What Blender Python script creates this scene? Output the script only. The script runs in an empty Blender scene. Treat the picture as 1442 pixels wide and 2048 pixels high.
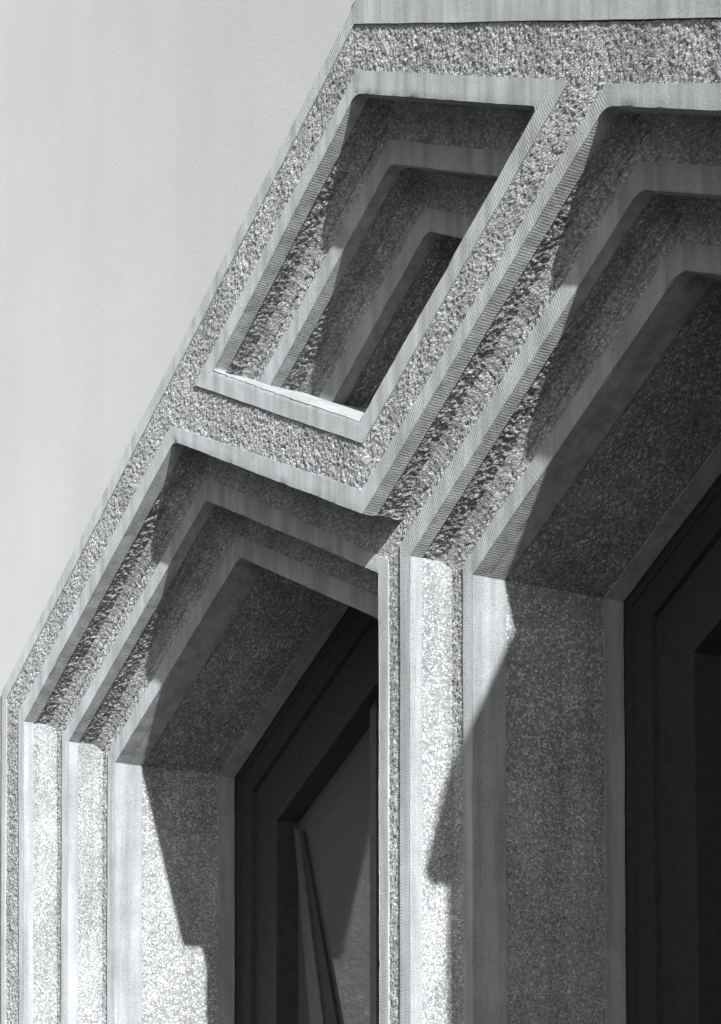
import bpy, math
import numpy as np
from mathutils import Matrix, Vector

C = bpy.context.scene
# ---------------------------------------------------------------- camera
# world axes: X = to the right along the facade, Y = into the wall, Z = up
AL, PIT = 1.061724, 0.0970671
F_PX, CX, CY = 4916.58, 721.0, 2234.39
cam_d = bpy.data.cameras.new('camera'); cam = bpy.data.objects.new('camera', cam_d)
C.collection.objects.link(cam); C.camera = cam
right = Vector((math.cos(AL), math.sin(AL), 0)); fwd0 = Vector((-math.sin(AL), math.cos(AL), 0)); up0 = Vector((0, 0, 1))
up = up0 * math.cos(PIT) - fwd0 * math.sin(PIT); fwd = up0 * math.sin(PIT) + fwd0 * math.cos(PIT)
m = Matrix.Identity(4)
for i in range(3):
    m[i][0] = right[i]; m[i][1] = up[i]; m[i][2] = -fwd[i]
m[0][3], m[1][3], m[2][3] = 8.459578, -2.638133, -2.165815
cam.matrix_world = m
cam_d.sensor_fit = 'HORIZONTAL'; cam_d.sensor_width = 36
cam_d.lens = F_PX * 36 / 1442
cam_d.shift_x = (721 - CX) / 1442; cam_d.shift_y = (CY - 1024) / 1442
cam_d.clip_start = 0.05; cam_d.clip_end = 2000
# ---------------------------------------------------------------- light
SUN = Vector((0.91744, -0.21025, 0.33777)).normalized()      # towards the sun
EL = math.asin(SUN.z); ROT = math.atan2(SUN.x, SUN.y)
world = bpy.data.worlds.new('World'); C.world = world; world.use_nodes = True
nt = world.node_tree; nt.nodes.clear()
out = nt.nodes.new('ShaderNodeOutputWorld'); bg = nt.nodes.new('ShaderNodeBackground')
sky = nt.nodes.new('ShaderNodeTexSky'); sky.sky_type = 'NISHITA'; sky.sun_disc = False
sky.sun_elevation = EL; sky.sun_rotation = ROT
bw = nt.nodes.new('ShaderNodeRGBToBW')                        # black and white photograph
nt.links.new(sky.outputs[0], bw.inputs[0]); nt.links.new(bw.outputs[0], bg.inputs[0])
bg.inputs[1].default_value = 0.095
nt.links.new(bg.outputs[0], out.inputs[0])
sd = bpy.data.lights.new('sun', 'SUN'); sd.energy = 4.75; sd.angle = math.radians(0.5); sd.color = (1, 1, 1)
so = bpy.data.objects.new('sun', sd); C.collection.objects.link(so)
so.rotation_euler = SUN.to_track_quat('Z', 'Y').to_euler()
so.location = (12, -6, 6)
C.view_settings.view_transform = 'Standard'; C.view_settings.look = 'None'
C.view_settings.exposure = 0.66; C.view_settings.gamma = 1
C.render.engine = 'CYCLES'

# ---------------------------------------------------------------- materials
def new_mat(name):
    m = bpy.data.materials.new(name); m.use_nodes = True
    n = m.node_tree; b = n.nodes['Principled BSDF']; return m, n, b
def N(n, t, **k):
    x = n.nodes.new(t)
    for a, v in k.items():
        if a in x.inputs.keys(): x.inputs[a].default_value = v
        else: setattr(x, a, v)
    return x
def ramp(n, src, stops):
    r = n.nodes.new('ShaderNodeValToRGB'); e = r.color_ramp.elements
    while len(e) < len(stops): e.new(0.5)
    for i, (p, v) in enumerate(stops):
        e[i].position = p; e[i].color = (v, v * 1.006, v * 1.010, 1)
    n.links.new(src, r.inputs[0]); return r.outputs[0]
def mul(n, a, b, f=1.0):
    x = N(n, 'ShaderNodeMix', data_type='RGBA', blend_type='MULTIPLY'); x.inputs[0].default_value = f
    n.links.new(a, x.inputs[6]); n.links.new(b, x.inputs[7]); return x.outputs[2]
def noise(n, vec, scale, detail=2, rough=.5):
    x = N(n, 'ShaderNodeTexNoise'); x.inputs['Scale'].default_value = scale
    x.inputs['Detail'].default_value = detail; x.inputs['Roughness'].default_value = rough
    n.links.new(vec, x.inputs['Vector']); return x.outputs[0]
def scaled(n, vec, s):
    x = N(n, 'ShaderNodeVectorMath', operation='MULTIPLY'); n.links.new(vec, x.inputs[0]); x.inputs[1].default_value = s
    return x.outputs[0]
def math_(n, op, a, b):
    x = N(n, 'ShaderNodeMath', operation=op)
    for i, v in enumerate((a, b)):
        if isinstance(v, (int, float)): x.inputs[i].default_value = v
        else: n.links.new(v, x.inputs[i])
    return x.outputs[0]

def smooth_mat(name, base=0.42, comb=0.5, streak=1.0, period=0.0070):
    m, n, b = new_mat(name)
    pos = N(n, 'ShaderNodeNewGeometry').outputs['Position']
    c = ramp(n, noise(n, pos, 9, 4, .6), [(0.3, base * .88), (0.7, base * 1.10)])
    pits = ramp(n, noise(n, pos, 210, 4, .75), [(0.33, 0.5), (0.43, 1.0)])
    c = mul(n, c, pits)
    grain = ramp(n, noise(n, pos, 380, 3, .8), [(0.3, 0.72), (0.7, 1.18)])
    c = mul(n, c, grain)
    if streak:
        st = ramp(n, noise(n, scaled(n, pos, (26, 26, 1.6)), 1.0, 3, .6), [(0.36, 1 - .24 * streak), (0.60, 1.05)])
        c = mul(n, c, st)
    uv = N(n, 'ShaderNodeUVMap').outputs[0]
    sep = N(n, 'ShaderNodeSeparateXYZ'); n.links.new(uv, sep.inputs[0])
    wob = noise(n, pos, 60, 2, .5)
    ph = math_(n, 'ADD', math_(n, 'MULTIPLY', sep.outputs[0], 2 * math.pi / period), math_(n, 'MULTIPLY', wob, 5.0))
    w = math_(n, 'SINE', ph, 0)
    amp = math_(n, 'MULTIPLY', w, math_(n, 'MULTIPLY', noise(n, pos, 45, 3), comb * 1.3))
    if comb:
        gr = ramp(n, math_(n, 'ADD', math_(n, 'MULTIPLY', amp, .5), .5), [(0.1, 1 - .34 * comb), (0.6, 1.03)])
        c = mul(n, c, gr)
    h = math_(n, 'ADD', amp, math_(n, 'MULTIPLY', noise(n, pos, 260, 3, .7), 1.2))
    bp = N(n, 'ShaderNodeBump'); bp.inputs['Strength'].default_value = .55; bp.inputs['Distance'].default_value = .0011
    n.links.new(h, bp.inputs['Height']); n.links.new(bp.outputs[0], b.inputs['Normal'])
    n.links.new(c, b.inputs['Base Color']); b.inputs['Roughness'].default_value = .85
    b.inputs['Specular IOR Level'].default_value = .2; b.inputs['Diffuse Roughness'].default_value = 1.0
    return m

def rough_mat(name, lo=0.26, mid=0.46, hi=0.70, size=250, bump=.9):
    m, n, b = new_mat(name)
    pos = N(n, 'ShaderNodeNewGeometry').outputs['Position']
    v = N(n, 'ShaderNodeTexVoronoi'); v.inputs['Scale'].default_value = size; v.inputs['Randomness'].default_value = 1.0
    n.links.new(scaled(n, pos, (.6, 1, 1)), v.inputs['Vector'])
    s = N(n, 'ShaderNodeSeparateColor'); n.links.new(v.outputs['Color'], s.inputs[0])
    c = ramp(n, s.outputs[0], [(0.0, lo), (0.30, mid * .8), (0.80, mid * 1.1), (0.95, hi)])
    edge = ramp(n, v.outputs['Distance'], [(0.25, 1.05), (0.8, 0.72)])
    c = mul(n, c, edge)
    c = mul(n, c, ramp(n, noise(n, pos, 4, 5, .65), [(0.3, .74), (0.7, 1.14)]))
    c = mul(n, c, ramp(n, noise(n, scaled(n, pos, (14, 14, 1.2)), 1.0, 3, .6), [(0.36, .82), (0.62, 1.05)]))
    h = math_(n, 'ADD', math_(n, 'MULTIPLY', v.outputs['Distance'], -1.0), math_(n, 'MULTIPLY', noise(n, pos, 420, 3, .7), 0.8))
    bp = N(n, 'ShaderNodeBump'); bp.inputs['Strength'].default_value = .8 * bump; bp.inputs['Distance'].default_value = .003
    n.links.new(h, bp.inputs['Height']); n.links.new(bp.outputs[0], b.inputs['Normal'])
    n.links.new(c, b.inputs['Base Color']); b.inputs['Roughness'].default_value = .8
    b.inputs['Specular IOR Level'].default_value = .25; b.inputs['Diffuse Roughness'].default_value = 1.0
    return m

M_SM = smooth_mat('tooled_concrete', .44, .34)
M_SM3 = smooth_mat('reveal_concrete', .39, .3)
M_SM2 = smooth_mat('smooth_concrete', .46, .18)
M_SILL = smooth_mat('trowelled_concrete', .33, 0, .9)
M_RO = rough_mat('hammered_concrete')
M_RO2 = rough_mat('hammered_concrete_fine', .25, .44, .78, 225, 1.1)

def stucco_mat():
    m, n, b = new_mat('painted_stucco')
    pos = N(n, 'ShaderNodeNewGeometry').outputs['Position']
    c = ramp(n, noise(n, pos, .9, 6, .65), [(0.3, .445), (0.7, .50)])
    c = mul(n, c, ramp(n, noise(n, scaled(n, pos, (5, 5, .5)), 1.0, 3, .55), [(0.3, .975), (0.7, 1.01)]))
    c = mul(n, c, ramp(n, noise(n, pos, 150, 3, .7), [(0.3, .96), (0.7, 1.03)]))
    h = math_(n, 'ADD', noise(n, pos, 170, 3, .65), math_(n, 'MULTIPLY', noise(n, pos, 40, 2, .5), .5))
    sp = ramp(n, noise(n, pos, 70, 1, .5), [(0.72, 0.0), (0.84, .5)])
    h = math_(n, 'ADD', h, sp)
    bp = N(n, 'ShaderNodeBump'); bp.inputs['Strength'].default_value = .5; bp.inputs['Distance'].default_value = .0011
    n.links.new(h, bp.inputs['Height']); n.links.new(bp.outputs[0], b.inputs['Normal'])
    n.links.new(c, b.inputs['Base Color']); b.inputs['Roughness'].default_value = .9
    b.inputs['Specular IOR Level'].default_value = .15; b.inputs['Diffuse Roughness'].default_value = .8
    return m
M_ST = stucco_mat()
def plain(name, v, rough=.5, spec=.5, ns=40):
    m, n, b = new_mat(name)
    pos = N(n, 'ShaderNodeNewGeometry').outputs['Position']
    c = ramp(n, noise(n, pos, ns, 4, .6), [(0.3, v * .8), (0.7, v * 1.2)])
    n.links.new(c, b.inputs['Base Color']); b.inputs['Roughness'].default_value = rough
    b.inputs['Specular IOR Level'].default_value = spec
    return m
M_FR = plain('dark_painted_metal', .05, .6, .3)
M_FR2 = plain('worn_grey_metal', .12, .5, .4)
M_IN = plain('dark_interior_plaster', .05, .9, .2)
M_GR = plain('asphalt', .055, .8, .3, 3)
def glass(name, v):
    m, n, b = new_mat(name)
    b.inputs['Base Color'].default_value = (v, v, v, 1); b.inputs['Roughness'].default_value = .03
    b.inputs['IOR'].default_value = 1.5; b.inputs['Specular IOR Level'].default_value = .8
    pos = N(n, 'ShaderNodeNewGeometry').outputs['Position']
    r = ramp(n, noise(n, pos, 12, 4, .6), [(0.3, .03), (0.8, .10)])
    n.links.new(r, b.inputs['Roughness'])
    return m
M_GL = glass('lightened_window_glass', .13); M_GL2 = glass('window_glass', .085)  # left glass has a raised base colour standing in for its grey reflection

# ---------------------------------------------------------------- geometry helpers
rng = np.random.default_rng(5)
LAT = rng.random((64, 64, 64)).astype(np.float32) * 2 - 1
def vnoise(p, scale, off=0):
    q = p / scale + 1000.5 + off * 17.3
    i = np.floor(q).astype(int); f = q - i; f = f * f * (3 - 2 * f)
    r = 0
    for a in (0, 1):
        for b in (0, 1):
            for c in (0, 1):
                w = (f[:, 0] if a else 1 - f[:, 0]) * (f[:, 1] if b else 1 - f[:, 1]) * (f[:, 2] if c else 1 - f[:, 2])
                r = r + w * LAT[(i[:, 0] + a) % 64, (i[:, 1] + b) % 64, (i[:, 2] + c) % 64]
    return r
def wobble(p):
    return np.stack([0.0011 * vnoise(p, .16, k) + .0004 * vnoise(p, .028, k + 3) for k in range(3)], 1)

class Acc:
    def __init__(s): s.v = []; s.q = []; s.uv = []; s.n = 0
    def grid(s, P, nu, nv, uv):
        """P: (nu+1)*(nv+1) points, uv same"""
        i, j = np.meshgrid(np.arange(nu), np.arange(nv), indexing='ij')
        a = (i * (nv + 1) + j).ravel() + s.n
        s.q.append(np.stack([a, a + nv + 1, a + nv + 2, a + 1], 1)); s.v.append(P); s.uv.append(uv); s.n += len(P)
    def build(s, name, mat, parent=None):
        me = bpy.data.meshes.new(name); V = np.concatenate(s.v).astype(np.float32); Q = np.concatenate(s.q).astype(np.int32)
        me.vertices.add(len(V)); me.vertices.foreach_set('co', V.ravel())
        me.loops.add(Q.size); me.loops.foreach_set('vertex_index', Q.ravel())
        me.polygons.add(len(Q)); me.polygons.foreach_set('loop_start', np.arange(0, Q.size, 4, dtype=np.int32))
        me.polygons.foreach_set('loop_total', np.full(len(Q), 4, dtype=np.int32))
        uvl = me.uv_layers.new(name='UVMap'); U = np.concatenate(s.uv).astype(np.float32)
        uvl.data.foreach_set('uv', U[Q.ravel()].ravel())
        me.update(calc_edges=True); me.validate(); me.materials.append(mat)
        return link(name, me, parent)
def link(name, me, parent=None):
    o = bpy.data.objects.new(name, me); C.collection.objects.link(o)
    if parent is not None:
        o.parent = parent; M = Matrix.Identity(4); q = parent
        o.matrix_parent_inverse = world_of(parent).inverted()
    return o
def world_of(o):
    M = Matrix.Translation(o.location)
    return M if o.parent is None else world_of(o.parent) @ o.matrix_parent_inverse @ M
def bil(A0, A1, B1, B0, u, v):
    A0, A1, B1, B0 = [np.array(x, float) for x in (A0, A1, B1, B0)]
    u = u[:, None]; v = v[:, None]
    return (A0 * (1 - u) + A1 * u) * (1 - v) + (B0 * (1 - u) + B1 * u) * v
def frame_of(A0, A1, B1, B0, ref):
    A0, A1, B1, B0 = [np.array(x, float) for x in (A0, A1, B1, B0)]
    n = np.cross((A1 + B1) - (A0 + B0), (B0 + B1) - (A0 + A1)); n /= np.linalg.norm(n)
    if n @ np.array(ref, float) < 0: n = -n
    L = .5 * (np.linalg.norm(A1 - A0) + np.linalg.norm(B1 - B0)); W = .5 * (np.linalg.norm(B0 - A0) + np.linalg.norm(B1 - A1))
    return n, L, W
def uvof(A0, A1, u, v, L, W, P):
    d = np.array(A1, float) - np.array(A0, float); d /= np.linalg.norm(d)
    return np.stack([P @ d, v * W], 1)
def smooth(acc, A0, A1, B1, B0, ref, skirtA=False, skirtB=True, cell=.012, drop=.012, d0=0.0):
    n, L, W = frame_of(A0, A1, B1, B0, ref)
    nu = max(2, int(L / cell)); nv = max(1, int(W / .012))
    uu = np.linspace(0, 1, nu + 1); vv = np.linspace(0, 1, nv + 1)
    u, v = [x.ravel() for x in np.meshgrid(uu, vv, indexing='ij')]
    P0 = bil(A0, A1, B1, B0, u, v) - n * d0; P = P0 + wobble(P0)
    uv = uvof(A0, A1, u, v, L, W, P0)
    chip = .0007 + .0045 * np.maximum(0, vnoise(P0, .040, 11) - .38) + .005 * np.maximum(0, vnoise(P0, .014, 12) - .45)
    P = P - n * (chip * (np.where(v < 1e-6, 0.0 if skirtA else 1.0, 0)))[:, None]
    acc.grid(P, nu, nv, uv)
    for flag, vi in ((skirtA, 0), (skirtB, nv)):
        if flag:
            top = P.reshape(nu + 1, nv + 1, 3)[:, vi].copy()
            # slightly ragged arris where the hammering starts
            low = top - n * drop
            PP = np.stack([top, low], 1).reshape(-1, 3); q = uv.reshape(nu + 1, nv + 1, 2)[:, vi]
            acc.grid(PP, nu, 1, np.repeat(q, 2, 0))
def rough(acc, A0, A1, B1, B0, ref, amp=1.0, cell=.0032, sink=.0036, ext=.004, coveA=0, coveB=0):
    n, L, W = frame_of(A0, A1, B1, B0, ref)
    nu = max(2, int(L / cell)); nv = max(2, int(W / cell))
    eu = ext / L; ev = ext / max(W, .01)
    uu = np.linspace(-eu, 1 + eu, nu + 1); vv = np.linspace(-ev, 1 + ev, nv + 1)
    u, v = [x.ravel() for x in np.meshgrid(uu, vv, indexing='ij')]
    P = bil(A0, A1, B1, B0, u, v)
    Q_ = P * np.array([.55, 1.0, 1.0])
    h = (.0012 * vnoise(Q_, .0038, 1) + .0009 * vnoise(Q_, .0065, 2) + .0009 * vnoise(P, .030, 3)) * amp
    for r_, dd in ((coveA, v * W), (coveB, (1 - v) * W)):
        if r_:
            r_ = min(r_, W * .95); dd = np.clip(dd, 0, r_)
            tap = np.clip(np.hypot(P[:, 0] - 3.742, P[:, 2] + .268) / .13, 0, 1)
            h += tap * (r_ - np.sqrt(np.maximum(r_ ** 2 - (r_ - dd) ** 2, 0)))
    h += (rng.random(len(P)) - .5) * .0016 * amp
    uv = np.stack([u * L, v * W], 1)
    lat = np.stack([.0012 * vnoise(P, .007, k + 6) for k in range(3)], 1)
    P = P + n * (h - sink)[:, None] + wobble(P) + lat
    acc.grid(P, nu, nv, uv)
def lerp(a, b, t): return tuple(np.array(a, float) * (1 - t) + np.array(b, float) * t)
def p3(p, n): return (p[0], n, p[1])

ZB = -3.8       # ground
ZF = -1.95      # below this nothing is in view: coarser grids
MID = 3.72
def mir(p): return (2 * MID - p[0], p[1])
def ext_down(bottom, top, z):
    t = (z - top[1]) / (bottom[1] - top[1]); return (top[0] + (bottom[0] - top[0]) * t, z)

FRONT = (0, -1, 0)
def tag(o, label=None, cat=None, group=None, kind=None):
    if label: o['label'] = label
    if cat: o['category'] = cat
    if group: o['group'] = group
    if kind: o['kind'] = kind
    return o

portal = bpy.data.objects.new('concrete_portal', None); C.collection.objects.link(portal)
portal.location = (MID, 0, ZB)
tag(portal, 'grey bush-hammered concrete portal with stepped gabled openings and smooth tooled margins', 'portal')

n2, n3, n4 = .0994, .2026, .60
n2R = n2
# ---- outlines in the facade plane (x, z), each at its own depth
OUT_b, OUT_t, OUT_a = (1.507, -1.167), (1.472, -.133), (3.707, .967)
RO_b, RO_t, RO_a = (1.536, -1.17), (1.511, -.165), (3.702, .917)
RI_b, RI_t, RI_c = (1.656, -1.185), (1.616, -.229), (2.701, .292)
L1b, L1t, L1a, V1 = (1.692, -1.189), (1.665, -.271), (2.721, .242), (3.742, -.268)
R1a = (4.707, .253)
VR = (3.740, -.212)                    # rough tip above the valley
PL, PT, PR, PB = (2.846, .353), (3.712, .799), (4.583, .364), (3.740, -.102)   # hammered outline round the niche
N1L, N1T, N1R, N1B = (2.960, .351), (3.709, .744), (4.472, .360), (3.726, -.046)
R1r = (4.708, .298)

sm = Acc(); ro = Acc()
def band(A0, A1, B1, B0, n, t0, t1, kindlist, ref=FRONT, amp=1.0, cell=.0032, smA=None, roA=None):
    """surface between line A and line B; kindlist = [(fraction start, fraction end, 's' or 'r')]"""
    pass
def piece(kind, A0, A1, B1, B0, ref, **k):
    if kind == 's': smooth(sm, A0, A1, B1, B0, ref, **k)
    else: rough(ro, A0, A1, B1, B0, ref, **k)

# ================= front plane of the outer frame
def col(fn, xb0, xt0, xb1, xt1, n, kind, fine=True):
    """vertical strip between two nearly upright lines given by (bottom point, top point)"""
    for zt, zb, c in ((None, ZF, 1), (ZF, ZB, 4)):
        a1 = xt0 if zt is None else ext_down(xb0, xt0, zt); a0 = ext_down(xb0, xt0, zb)
        b1 = xt1 if zt is None else ext_down(xb1, xt1, zt); b0 = ext_down(xb1, xt1, zb)
        if kind == 's': smooth(sm, p3(a0, n), p3(a1, n), p3(b1, n), p3(b0, n), FRONT, skirtB=fn, skirtA=xb0 in (OUT_b, mir(OUT_b)), cell=.012 * c)
        else: rough(ro, p3(a0, n), p3(a1, n), p3(b1, n), p3(b0, n), FRONT, cell=.0032 * c)
def q3(kind, a, b, c, d, n, **k):
    piece(kind, p3(a, n), p3(b, n), p3(c, n), p3(d, n), FRONT, **k)
for side in (0, 1):
    s_ = (lambda p: p) if side == 0 else mir
    col(True, s_(OUT_b), s_(OUT_t), s_(RO_b), s_(RO_t), 0, 's')
    col(True, s_(RO_b), s_(RO_t), s_(RI_b), s_(RI_t), 0, 'r')
    col(True, s_(L1b), s_(L1t), s_(RI_b), s_(RI_t), 0, 's')
OUT_q = (5.94, -.115); ROr = mir(RO_t); RIr = mir(RI_t); L1r = mir(L1t)
OUT_top = (3.707, .985)
q3('s', OUT_t, OUT_a, RO_a, RO_t, 0, skirtB=True, skirtA=True)
q3('s', OUT_top, OUT_q, ROr, RO_a, 0, skirtB=True, skirtA=True)
q3('r', RO_t, (2.62, .383), RI_c, RI_t, 0)
q3('r', (2.62, .383), (2.80, .472), PL, RI_c, 0)
q3('r', (2.80, .472), RO_a, PT, PL, 0)
q3('r', PL, PB, VR, RI_c, 0)
q3('r', PB, PR, R1r, VR, 0)
q3('r', RO_a, (4.62, .464), PR, PT, 0)
q3('r', (4.62, .464), (4.75, .400), R1r, PR, 0)
q3('r', (4.75, .400), ROr, RIr, R1r, 0)
for a, b, c, d in ((L1t, L1a, RI_c, RI_t), (L1a, V1, VR, RI_c), (V1, R1a, R1r, VR), (R1a, L1r, RIr, R1r),
                   (N1L, N1T, PT, PL), (N1T, N1R, PR, PT), (N1R, N1B, PB, PR), (N1B, N1L, PL, PB)):
    q3('s', a, b, c, d, 0)
outer = sm.build('outer_frame', M_SM, portal); ro.build('hammered_infill', M_RO, outer)

# ================= reveals going into the wall
def reveal(a, b, na, nb, cuts, ref, amp=1.0, vertical=False, mats=None):
    """surface spanned by line a-b (in the facade plane) between depths na and nb; cuts = [(d0, d1, kind)]"""
    segs = [(a, b, 1)]
    if vertical: segs = [(ext_down(a, b, ZF), b, 1), (ext_down(a, b, ZB), ext_down(a, b, ZF), 4)]
    for p, q, c in segs:
        for d0, d1, k in cuts:
            A0, A1, B1, B0 = p3(p, na + d0), p3(q, na + d0), p3(q, na + d1), p3(p, na + d1)
            if k == 'r': rough(ro, A0, A1, B1, B0, ref, amp=amp, cell=.0032 * c, coveB=(0 if nb > .5 else (.010 if vertical else .024)))
            else:
                last = abs(d1 - (nb - na)) < 1e-6 and d0 > 0
                if last: smooth(sm, B0, B1, A1, A0, ref, skirtB=True, cell=.012 * c)
                else: smooth(sm, A0, A1, B1, B0, ref, skirtB=True, cell=.012 * c)
def flush():
    global sm, ro
    a, b = sm, ro; sm, ro = Acc(), Acc(); return a, b
flush()
T = 1.6
D_L = (0.45, 0, -.89)     # outward normal of the left slopes (faces down right)
D_R = (-.45, 0, -.89)
w2 = n2; c1 = [(0, .030, 's'), (.030, w2, 'r')]
c1q = [(0, .042, 's'), (.042, w2, 'r')]
reveal(L1b, L1t, 0, n2, c1, (1, 0, 0), vertical=True)
reveal(L1t, L1a, 0, n2, [(0, .036, 's'), (.036, w2, 'r')], D_L, amp=T)
reveal(L1a, V1, 0, n2, [(0, .030, 's'), (.030, w2, 'r')], D_R, amp=.35)
reveal(V1, R1a, 0, n2, [(0, .036, 's'), (.036, w2, 'r')], D_L, amp=T)
reveal(R1a, L1r, 0, n2, c1q, D_R, amp=.6)
reveal(mir(L1b), L1r, 0, n2, c1, (-1, 0, 0), vertical=True)
# niche, first reveal
reveal(N1L, N1T, 0, n2, [(0, .036, 's'), (.036, w2, 'r')], D_L, amp=T)
reveal(N1T, N1R, 0, n2, c1q, D_R, amp=.6)
a, b = flush(); st1 = a.build('stepped_reveal', M_SM, portal); b.build('hammered_infill', M_RO, st1)

# ================= second plane
L2b, L2t, L2a = (1.789, -1.194), (1.772, -.344), (2.711, .102)
PLb, PLt = (3.642, -1.413), (3.640, -.360)
R2b, R2t, R2a = (3.781, -1.430), (3.784, -.362), (4.680, .119)
R2r = (mir(L2t)[0], -.355); R2rb = (mir(L2t)[0], -1.4)
def front_band(A0, A1, B1, B0, n, f, amp=1.0, M0=None, M1=None):
    """A = inner corner line, B = arris; the hammered part takes fraction f from A"""
    m0, m1 = lerp(A0, B0, f), lerp(A1, B1, f)
    if M0: m0 = M0
    if M1: m1 = M1
    if amp: rough(ro, p3(A0, n), p3(A1, n), p3(m1, n), p3(m0, n), FRONT, amp=amp, coveA=.024)
    else: smooth(sm, p3(A0, n), p3(A1, n), p3(m1, n), p3(m0, n), FRONT, skirtB=False, d0=.0015)
    smooth(sm, p3(B0, n), p3(B1, n), p3(m1, n), p3(m0, n), FRONT)
def front_col(Ab, At, Bb, Bt, n, f, amp=1.0):
    mb, mt = lerp(Ab, Bb, f), lerp(At, Bt, f)
    col(True, Ab, At, mb, mt, n, 'r'); col(True, Bb, Bt, mb, mt, n, 's')
front_col(L1b, L1t, L2b, L2t, n2, .5)
front_band(L1t, L1a, L2a, L2t, n2, .56)
pm0t, pm1t = (3.684, -.342), (3.740, -.322)
front_band(L1a, V1, PLt, L2a, n2, .55, .35, M1=pm0t)
front_band(V1, R1a, R2a, R2t, n2, .5, M0=pm1t)
front_band(R1a, L1r, R2r, R2a, n2, .6, .6)
front_col(mir(L1b), L1r, R2rb, R2r, n2, .5)
# middle pier
pm0b, pm1b = (3.684, -1.413), (3.736, -1.413)
col(True, PLb, PLt, pm0b, pm0t, n2, 's'); col(True, pm0b, pm0t, pm1b, pm1t, n2, 'r'); col(True, R2b, R2t, pm1b, pm1t, n2, 's')
rough(ro, p3((3.700, -.30), n2), p3((3.742, -.27), n2), p3((3.740, -.33), n2), p3((3.684, -.35), n2), FRONT)
# niche steps
N2T = (3.698, .603); N3T = (3.691, .467)
def sillL(x): return N1L[1] + (N1B[1] - N1L[1]) / (N1B[0] - N1L[0]) * (x - N1L[0])
def sillR(x): return N1B[1] + (N1R[1] - N1B[1]) / (N1R[0] - N1B[0]) * (x - N1B[0])
N2L = (3.085, sillL(3.085)); N2R = (4.335, sillR(4.335)); N3L = (3.222, sillL(3.222)); N3R = (4.185, sillR(4.185))
front_band(N1L, N1T, N2T, N2L, n2, .5); front_band(N1T, N1R, N2R, N2T, n2, .6, .6)
a, b = flush(); mf = a.build('middle_frame', M_SM, portal); b.build('hammered_infill', M_RO, mf)

w3 = n3 - n2
e1 = [(0, .032, 's'), (.032, w3, 'r')]
reveal(L2b, L2t, n2, n3, e1, (1, 0, 0), vertical=True)
reveal(L2t, L2a, n2, n3, e1, D_L, amp=T)
reveal(L2a, PLt, n2, n3, [(0, .03, 's'), (.03, w3, 'r')], D_R, amp=.35)
reveal(PLb, PLt, n2, n3, e1, (-1, 0, 0), vertical=True)
reveal(R2b, R2t, n2, n3, e1, (1, 0, 0), vertical=True)
reveal(R2t, R2a, n2, n3, e1, D_L, amp=T)
reveal(R2a, R2r, n2, n3, e1, D_R, amp=.6)
reveal(R2rb, R2r, n2, n3, e1, (-1, 0, 0), vertical=True)
reveal(N2L, N2T, n2, n3, e1, D_L, amp=T); reveal(N2T, N2R, n2, n3, e1, D_R, amp=.6)
a, b = flush(); st2 = a.build('stepped_reveal', M_SM, portal); b.build('hammered_infill', M_RO, st2)

# ================= third plane
L3b, L3t, L3a = (1.893, -1.199), (1.883, -.419), (2.705, -.034)
Q3b, Q3t = (3.545, -1.4), (3.545, -.449)
R3b, R3t, R3a = (3.880, -1.435), (3.886, -.418), (4.673, -.021)
R3r = (5.552, -.44); R3rb = (5.552, -1.4)
front_col(L2b, L2t, L3b, L3t, n3, .5); front_band(L2t, L2a, L3a, L3t, n3, .5)
front_band(L2a, PLt, Q3t, L3a, n3, .58, .35); front_col(PLb, PLt, Q3b, Q3t, n3, .5)
front_col(R2b, R2t, R3b, R3t, n3, .6); front_band(R2t, R2a, R3a, R3t, n3, .5)
front_band(R2a, R2r, R3r, R3a, n3, .6, .6); front_col(R2rb, R2r, R3rb, R3r, n3, .5)
front_band(N2L, N2T, N3T, N3L, n3, .5); front_band(N2T, N2R, N3R, N3T, n3, .6, .6)
a, b = flush(); inf = a.build('inner_frame', M_SM, portal); b.build('hammered_infill', M_RO, inf)

w4 = n4 - n3
g = [(0, .040, 's'), (.040, .088, 's'), (.088, w4 - .055, 'r'), (w4 - .055, w4, 's')]
gs = [(0, .040, 's'), (.040, .085, 's'), (.085, w4 - .055, 'r'), (w4 - .055, w4, 's')]
for (bb, t, ap, rt, rb, n4) in ((L3b, L3t, L3a, Q3t, Q3b, .595), (R3b, R3t, R3a, R3r, R3rb, .616)):
    w4 = n4 - n3; g[2] = (.088, w4 - .055, 'r'); g[3] = (w4 - .055, w4, 's'); gs[2] = (.085, w4 - .055, 'r'); gs[3] = g[3]
    reveal(bb, t, n3, n4, g, (1, 0, 0), vertical=True, amp=.9)
    reveal(t, ap, n3, n4, gs, D_L, amp=.9)
    reveal(ap, rt, n3, n4, gs, D_R, amp=.5)
    reveal(rb, rt, n3, n4, g, (-1, 0, 0), vertical=True, amp=.7)
    a, b = flush(); dr = a.build('deep_reveal', M_SM3, portal); b.build('hammered_infill', M_RO2, dr)

# niche: deep reveal, back and sill
n4 = .60; gn = [(0, .034, 's'), (.034, n4 - n3, 'r')]
reveal(N3L, N3T, n3, n4, gn, D_L, amp=1.0); reveal(N3T, N3R, n3, n4, gn, D_R, amp=.6)
rough(ro, p3(N3L, n4), p3(N3T, n4), p3(N3R, n4), p3(N1B, n4), FRONT, amp=.8, cell=.01)
a, b = flush(); nr = a.build('niche', M_SM, portal); b.build('hammered_infill', M_RO2, nr)
# the sill is trowelled smooth
for a_, b_ in ((N1L, N1B), (N1B, N1R)):
    smooth(sm, p3(a_, 0), p3(b_, 0), p3(b_, n4), p3(a_, n4), (0, -.1, 1), skirtB=False, cell=.02)
sm.build('niche_sill', M_SILL, portal); flush()

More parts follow.
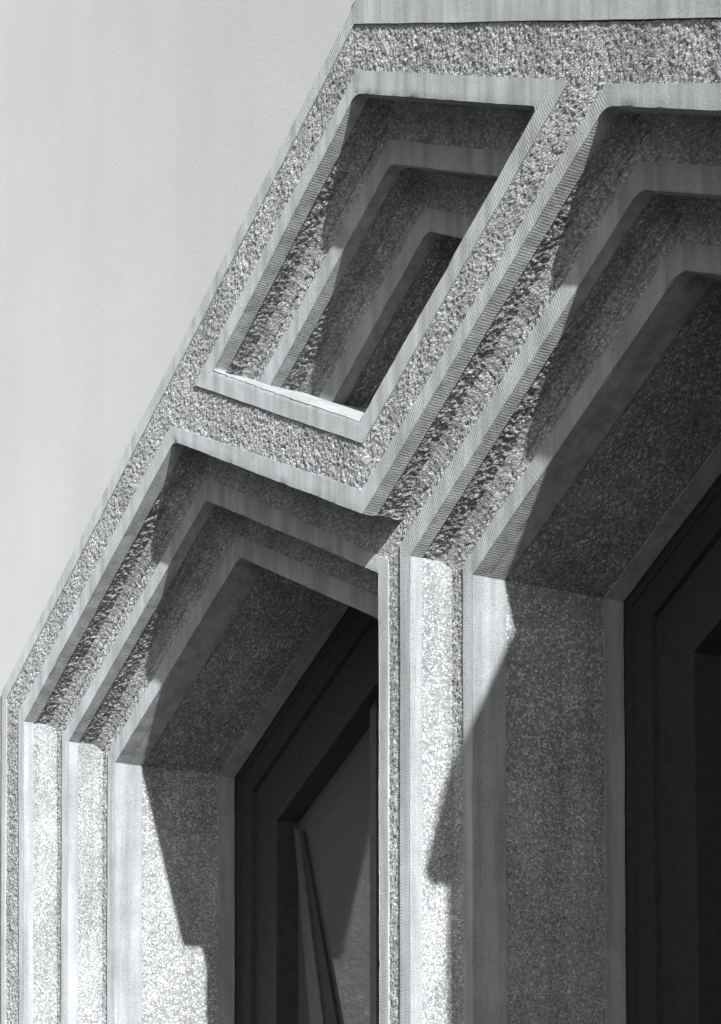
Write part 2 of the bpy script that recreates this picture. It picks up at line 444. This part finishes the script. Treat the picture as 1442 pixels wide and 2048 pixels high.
# rounded inner corners of the openings
def fillet(c, pa, pb, r, na, nb):
    c, pa, pb = [np.array(x, float) for x in (c, pa, pb)]
    da = (pa - c) / np.linalg.norm(pa - c); db = (pb - c) / np.linalg.norm(pb - c)
    t = [c + da * r, c + db * r]; K = 7
    arc = [(1 - k / K) ** 2 * t[0] + 2 * (k / K) * (1 - k / K) * (c * .85 + .15 * (t[0] + t[1]) / 2) + (k / K) ** 2 * t[1] for k in range(K + 1)]
    na -= .0006
    for k in range(K):
        A0, A1 = arc[k], arc[k + 1]
        P = np.array([(A0[0], na, A0[1]), (A0[0], nb, A0[1]), (A1[0], na, A1[1]), (A1[0], nb, A1[1])])
        P = P + wobble(P); fi.grid(P, 1, 1, np.array([(k * .003, 0), (k * .003, nb - na), (k * .003 + .003, 0), (k * .003 + .003, nb - na)]))
        o = c + (c - (t[0] + t[1]) / 2) * .06
        P = np.array([(o[0], na, o[1]), (A0[0], na, A0[1]), (o[0], na, o[1]), (A1[0], na, A1[1])]); P = P + wobble(P)
        fi.grid(P, 1, 1, P[:, [0, 2]])
for c, pa, pb, r, na, nb in ((N1T, N1L, N1R, .026, 0, n2), (R1a, V1, L1r, .026, 0, n2), (L1a, L1t, V1, .018, 0, n2),
                             (N1R, N1T, N1B, .02, 0, n2), (N2T, N2L, N2R, .024, n2, n3), (R2a, R2t, R2r, .026, n2, n3), (L2a, L2t, PLt, .02, n2, n3),
                             (N3T, N3L, N3R, .025, n3, n4), (R3a, R3t, R3r, .025, n3, n4), (L3a, L3t, Q3t, .02, n3, n4), (N1L, N1T, N1B, .012, 0, .03)):
    fi = Acc(); fillet(c, pa, pb, r, na, na + .033); fi.build('rounded_corner', M_SM, portal)
# ================= windows
def box_mesh(name, pts, y0, y1, mat, parent):
    """prism from a polygon in the facade plane"""
    k = len(pts); V = [(p[0], y0, p[1]) for p in pts] + [(p[0], y1, p[1]) for p in pts]
    Fc = [tuple(range(k)), tuple(range(2 * k - 1, k - 1, -1))] + [(i, i + k, (i + 1) % k + k, (i + 1) % k) for i in range(k)]
    me = bpy.data.meshes.new(name); me.from_pydata(V, [], Fc); me.update(); me.materials.append(mat)
    return link(name, me, parent)
def ring_mesh(name, outer, inner, y0, y1, mat, parent):
    k = len(outer); V = []
    for y in (y0, y1):
        V += [(p[0], y, p[1]) for p in outer] + [(p[0], y, p[1]) for p in inner]
    Fc = []
    for i in range(k):
        j = (i + 1) % k
        Fc += [(i, j, k + j, k + i), (2 * k + i, 3 * k + i, 3 * k + j, 2 * k + j), (i, 2 * k + i, 2 * k + j, j), (k + i, k + j, 3 * k + j, 3 * k + i)]
    me = bpy.data.meshes.new(name); me.from_pydata(V, [], Fc); me.update(); me.materials.append(mat)
    return link(name, me, parent)
def gable(xl, xr, xa, zl, za, zr, d):
    """five sided outline inset by d"""
    return [(xl + d, ZB + d), (xl + d, zl - d * .62), (xa, za - d * 1.13), (xr - d, zr - d * .62), (xr - d, ZB + d)]
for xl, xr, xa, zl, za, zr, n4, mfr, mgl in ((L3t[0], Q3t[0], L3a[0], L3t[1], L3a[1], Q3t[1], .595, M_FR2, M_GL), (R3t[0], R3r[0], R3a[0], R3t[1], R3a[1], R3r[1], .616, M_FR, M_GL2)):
    G = lambda d: gable(xl, xr, xa, zl, za, zr, d)
    fr = ring_mesh('window', G(-.03), G(.022), n4 + .005, n4 + .20, M_FR, portal)
    fr['label'] = 'dark framed gabled window with a lightened pane and a slanted bar' if mgl is M_GL else 'dark framed gabled window with near black glass'
    ring_mesh('frame', G(.018), G(.095), n4 + .010, n4 + .19, M_FR, fr)
    i1 = G(.232); low = .03
    i1 = [i1[0], (i1[1][0], i1[1][1] - low), (i1[2][0], i1[2][1] - low), (i1[3][0], i1[3][1] - low), i1[4]]
    ring_mesh('frame', G(.090), i1, n4 + .026, n4 + .18, M_FR, fr)
    xm = xa - .075; sl = (i1[2][1] - i1[1][1]) / (i1[2][0] - i1[1][0])
    zt = i1[1][1] + sl * (xm - i1[1][0])
    box_mesh('mullion', [(xm - .018, ZB + .1), (xm + .018, ZB + .1), (xm + .018, zt + .01), (xm - .018, zt - .01)], n4 + .060, n4 + .17, mfr, fr)
    f = .01
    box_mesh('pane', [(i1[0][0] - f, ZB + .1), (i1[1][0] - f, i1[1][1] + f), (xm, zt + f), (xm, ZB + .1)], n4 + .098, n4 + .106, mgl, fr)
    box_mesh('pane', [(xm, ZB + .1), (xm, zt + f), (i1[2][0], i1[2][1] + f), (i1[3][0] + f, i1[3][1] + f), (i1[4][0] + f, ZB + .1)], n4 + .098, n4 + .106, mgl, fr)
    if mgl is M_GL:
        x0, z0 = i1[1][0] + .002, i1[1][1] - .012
        box_mesh('slanted_bar', [(x0, z0), (x0 + .03, z0 - .02), (x0 + .37, z0 - 1.3), (x0 + .23, z0 - 1.3)], n4 + .080, n4 + .092, M_FR2, fr)  # grey strip slanting across the left pane, wider towards the bottom
        box_mesh('bar_shade', [(x0 + .03, z0 - .02), (x0 + .045, z0 - .02), (x0 + .50, z0 - 1.3), (x0 + .37, z0 - 1.3)], n4 + .086, n4 + .094, M_FR, fr)  # dark strip drawn in place of shade along the slanted bar

# ================= stuccoed building the portal is set in
XL, XR, ZT, YB = -9.0, 11.0, 6.0, 7.0
st = Acc()
Y0 = .007
def sq(a, b, c, d, acc=st):
    A = np.array([p3(a, Y0), p3(b, Y0), p3(d, Y0), p3(c, Y0)], float)
    acc.grid(A[[0, 2, 1, 3]], 1, 1, np.zeros((4, 2)))
e = .004
ob = ext_down(OUT_b, OUT_t, ZB)
l0 = (ob[0] + e, ZB); l1 = (OUT_t[0] + e, OUT_t[1] - e); lap = (OUT_top[0], OUT_top[1] - .012)
rr = (OUT_q[0] - e, OUT_q[1] - e); r0 = (mir(OUT_b)[0] - e, ZB)
sq((XL, ZB), l0, l1, (XL, l1[1]))
sq((XL, l1[1]), l1, (OUT_a[0], OUT_a[1] - e), (XL, ZT))
sq((XL, ZT), (OUT_a[0], OUT_a[1] - e), lap, (XR, ZT))
sq(lap, rr, (XR, rr[1]), (XR, ZT))
sq(r0, (XR, ZB), (XR, rr[1]), rr)
stucco = st.build('stucco_building', M_ST)
tag(stucco, 'plain pale painted stucco wall rising to the left of the concrete portal', 'building')
# the remaining walls and the roof
me = bpy.data.meshes.new('side_walls')
V = [(XL, Y0, ZB), (XR, Y0, ZB), (XR, YB, ZB), (XL, YB, ZB), (XL, Y0, ZT), (XR, Y0, ZT), (XR, YB, ZT), (XL, YB, ZT)]
me.from_pydata(V, [], [(1, 2, 6, 5), (2, 3, 7, 6), (3, 0, 4, 7)]); me.materials.append(M_ST)
link('side_walls', me, stucco)
me = bpy.data.meshes.new('flat_roof'); me.from_pydata([(x, y, z + .003) for x, y, z in V[4:]], [], [(0, 1, 2, 3)]); me.materials.append(M_IN)
link('flat_roof', me, stucco)
me = bpy.data.meshes.new('inner_wall')
me.from_pydata([(1.2, .85, ZB), (6.3, .85, ZB), (6.3, .85, 1.4), (1.2, .85, 1.4)], [], [(0, 1, 2, 3)]); me.materials.append(M_IN)
link('inner_wall', me, portal)

# ================= unseen fin, added and shaped to throw the stepped shadow on the right jamb
XF = 6.3
dx = (XF - 5.8); dn, dz = .2292 * dx, .3682 * dx
prof = [(-.335, -.325), (-.097, -.262), (.206, -.112), (.282, -.100), (.60, -.02)]
P = [(.006, ZB), (-.266 - dn, ZB), (-.266 - dn, -.33 + dz)] + [(nn - dn, zz + dz) for zz, nn in prof[:]] + [(.006, .60 + dz + .12)]
k = len(P); V = [(XF, a, b) for a, b in P] + [(XF + .09, a, b) for a, b in P]
me = bpy.data.meshes.new('shadow_fin')
me.from_pydata(V, [], [tuple(range(k)), tuple(range(2 * k - 1, k - 1, -1))] + [(i, i + k, (i + 1) % k + k, (i + 1) % k) for i in range(k)])
me.materials.append(M_SM2); fin = link('shadow_fin', me)
tag(fin, 'unseen fin added right of the portal to shape the shadow on its jamb', 'fin')

# ================= ground
me = bpy.data.meshes.new('ground'); s = 300
me.from_pydata([(-s, -s, ZB), (s, -s, ZB), (s, s, ZB), (-s, s, ZB)], [], [(0, 1, 2, 3)]); me.materials.append(M_GR)
tag(link('ground', me), kind='structure')
